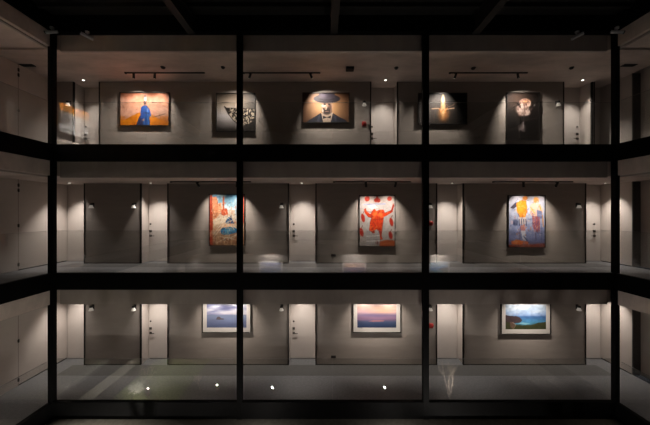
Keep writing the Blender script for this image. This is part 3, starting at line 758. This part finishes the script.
random.seed(44)
t = thing('leafy_plant', 'low plant with glinting wet leaves mirrored in the lower left balustrade', 'plant', (-6.5, 6.1, GZ+.005))
st, lf = bmesh.new(), bmesh.new()
for i in range(90):
    a = random.uniform(0, 6.28); rr = random.uniform(.02,.2); h = random.uniform(.10,.30)
    p = Vector((rr*math.cos(a), rr*math.sin(a), h)); tube(st, (p.x*.3,p.y*.3,0), p, .004, .003, 5)
    d = Vector((math.cos(a), math.sin(a), random.uniform(-.5,.5))).normalized(); s = d.cross(Vector((0,0,1))).normalized(); L = random.uniform(.10,.19); n = s.cross(d)
    v = [lf.verts.new(q) for q in (p, p+d*L*.4+s*L*.28+n*.008, p+d*L, p+d*L*.4-s*L*.28+n*.008, p+d*L*.45-n*.012)]
    lf.faces.new((v[0],v[1],v[4])); lf.faces.new((v[1],v[2],v[4])); lf.faces.new((v[2],v[3],v[4])); lf.faces.new((v[3],v[0],v[4]))
obj('stems', st, M['bark'], t); obj('leaves', lf, M['leaf'], t)

def spike(x, y, watts, label, dirn, size=130, g=M['glow'], base=GZ, h=.10):
    t = thing('garden_light', label, 'garden light', (x, y, base), 'garden spike lights')
    d = Vector(dirn).normalized()
    bm = bmesh.new(); tube(bm, (0,0,0), (0,0,h), .012); lathe(bm, [(.05,0),(.05,.012)]); obj('spike', bm, M['fit'], t)
    c = Vector((0,0,h+.03))
    bm = bmesh.new(); tube(bm, c-d*.05, c+d*.05, .036, .042, 16); h = obj('lamp_head', bm, M['fit'], t, smooth=True)
    bm = bmesh.new(); tube(bm, c+d*.0502, c+d*.054, .024); obj('lens', bm, g, h)
    spot(h, c+d*.07, d, watts, size, .5, (1,.92,.84), .02)
GW = 60
spike(-3.79, 5.9, GW, 'bright garden light left of the left inner column, mirrored in glass', (-.25,.7,.75))
spike(-1.67, 6.88, GW*.55, 'faint garden light in the centre bay nearer the left column, mirrored in glass', (0,.9,.25), 165, g=M['lens'], h=.65)
spike(1.89, 6.88, GW*.55, 'faint garden light in the centre bay nearer the right column, mirrored in glass', (0,.9,.25), 165, g=M['lens'], h=.65)
spike(3.52, 6.12, GW*2.2, 'bright garden light beside the right inner column, mirrored in glass', (.35,.6,.8))
spike(-6.1, 6.15, GW*1.6, 'garden light behind the glinting plant on the lawn', (.05,.6,.8), base=GZ+.005)
spike(-6.42, 6.52, 400, 'unseen garden light added to make the plant glint', (-.1,-.75,.45), 110, base=GZ+.005)  # extra lamp facing away from the glass, added for the leaf glints
spike(4.30, 6.92, 130, 'low uplight at the foot of the mirrored bare shrub', (-.1,-.45,.9), 80)
def flood(x, y, z, dirn, watts, label):
    t = thing('lawn_fill_light', label, 'flood light', (x, y, z), 'unseen lights added under the wing beams')
    d = Vector(dirn).normalized()
    boxes('bracket', [(-.02, .02, -.02, .02, -.07, 0)], M['fit'], t)
    c = Vector((0,0,-.12))
    bm = bmesh.new(); tube(bm, c-d*.07, c+d*.07, .05, .07, 18); h = obj('lamp_head', bm, M['fit'], t, smooth=True)
    bm = bmesh.new(); tube(bm, c+d*.0702, c+d*.074, .06); obj('lens', bm, M['lens'], h)
    spot(h, c+d*.09, d, watts, 75, .8, (1,.93,.82), .04)
flood(LGX+.03, 6.2, 3.249, (1.55, -.5, -4), 1300, 'unseen flood light added under the left wing beam to brighten the lawn')  # invented lamp, kept out of view, brightens turf and kerb

# ------------------------------------------------------------------ world, camera, colour
w = bpy.data.worlds.new('night'); w.use_nodes = True; SC.world = w
w.node_tree.nodes['Background'].inputs[0].default_value = (.010,.011,.014,1)
w.node_tree.nodes['Background'].inputs[1].default_value = 1
cam = bpy.data.cameras.new('camera'); cam.sensor_width = 36; cam.lens = F/650*36; cam.clip_start = .05
co = bpy.data.objects.new('camera', cam); COL.objects.link(co); co.location = (0,0,EYE); co.rotation_euler = (math.pi/2,0,0)
SC.camera = co
vs = SC.view_settings
vs.view_transform = 'Standard'; vs.look = 'None'; vs.gamma = 1; vs.use_curve_mapping = False; vs.exposure = 0
SC.cycles.max_bounces = 8; SC.cycles.transparent_max_bounces = 24; SC.cycles.use_denoising = True
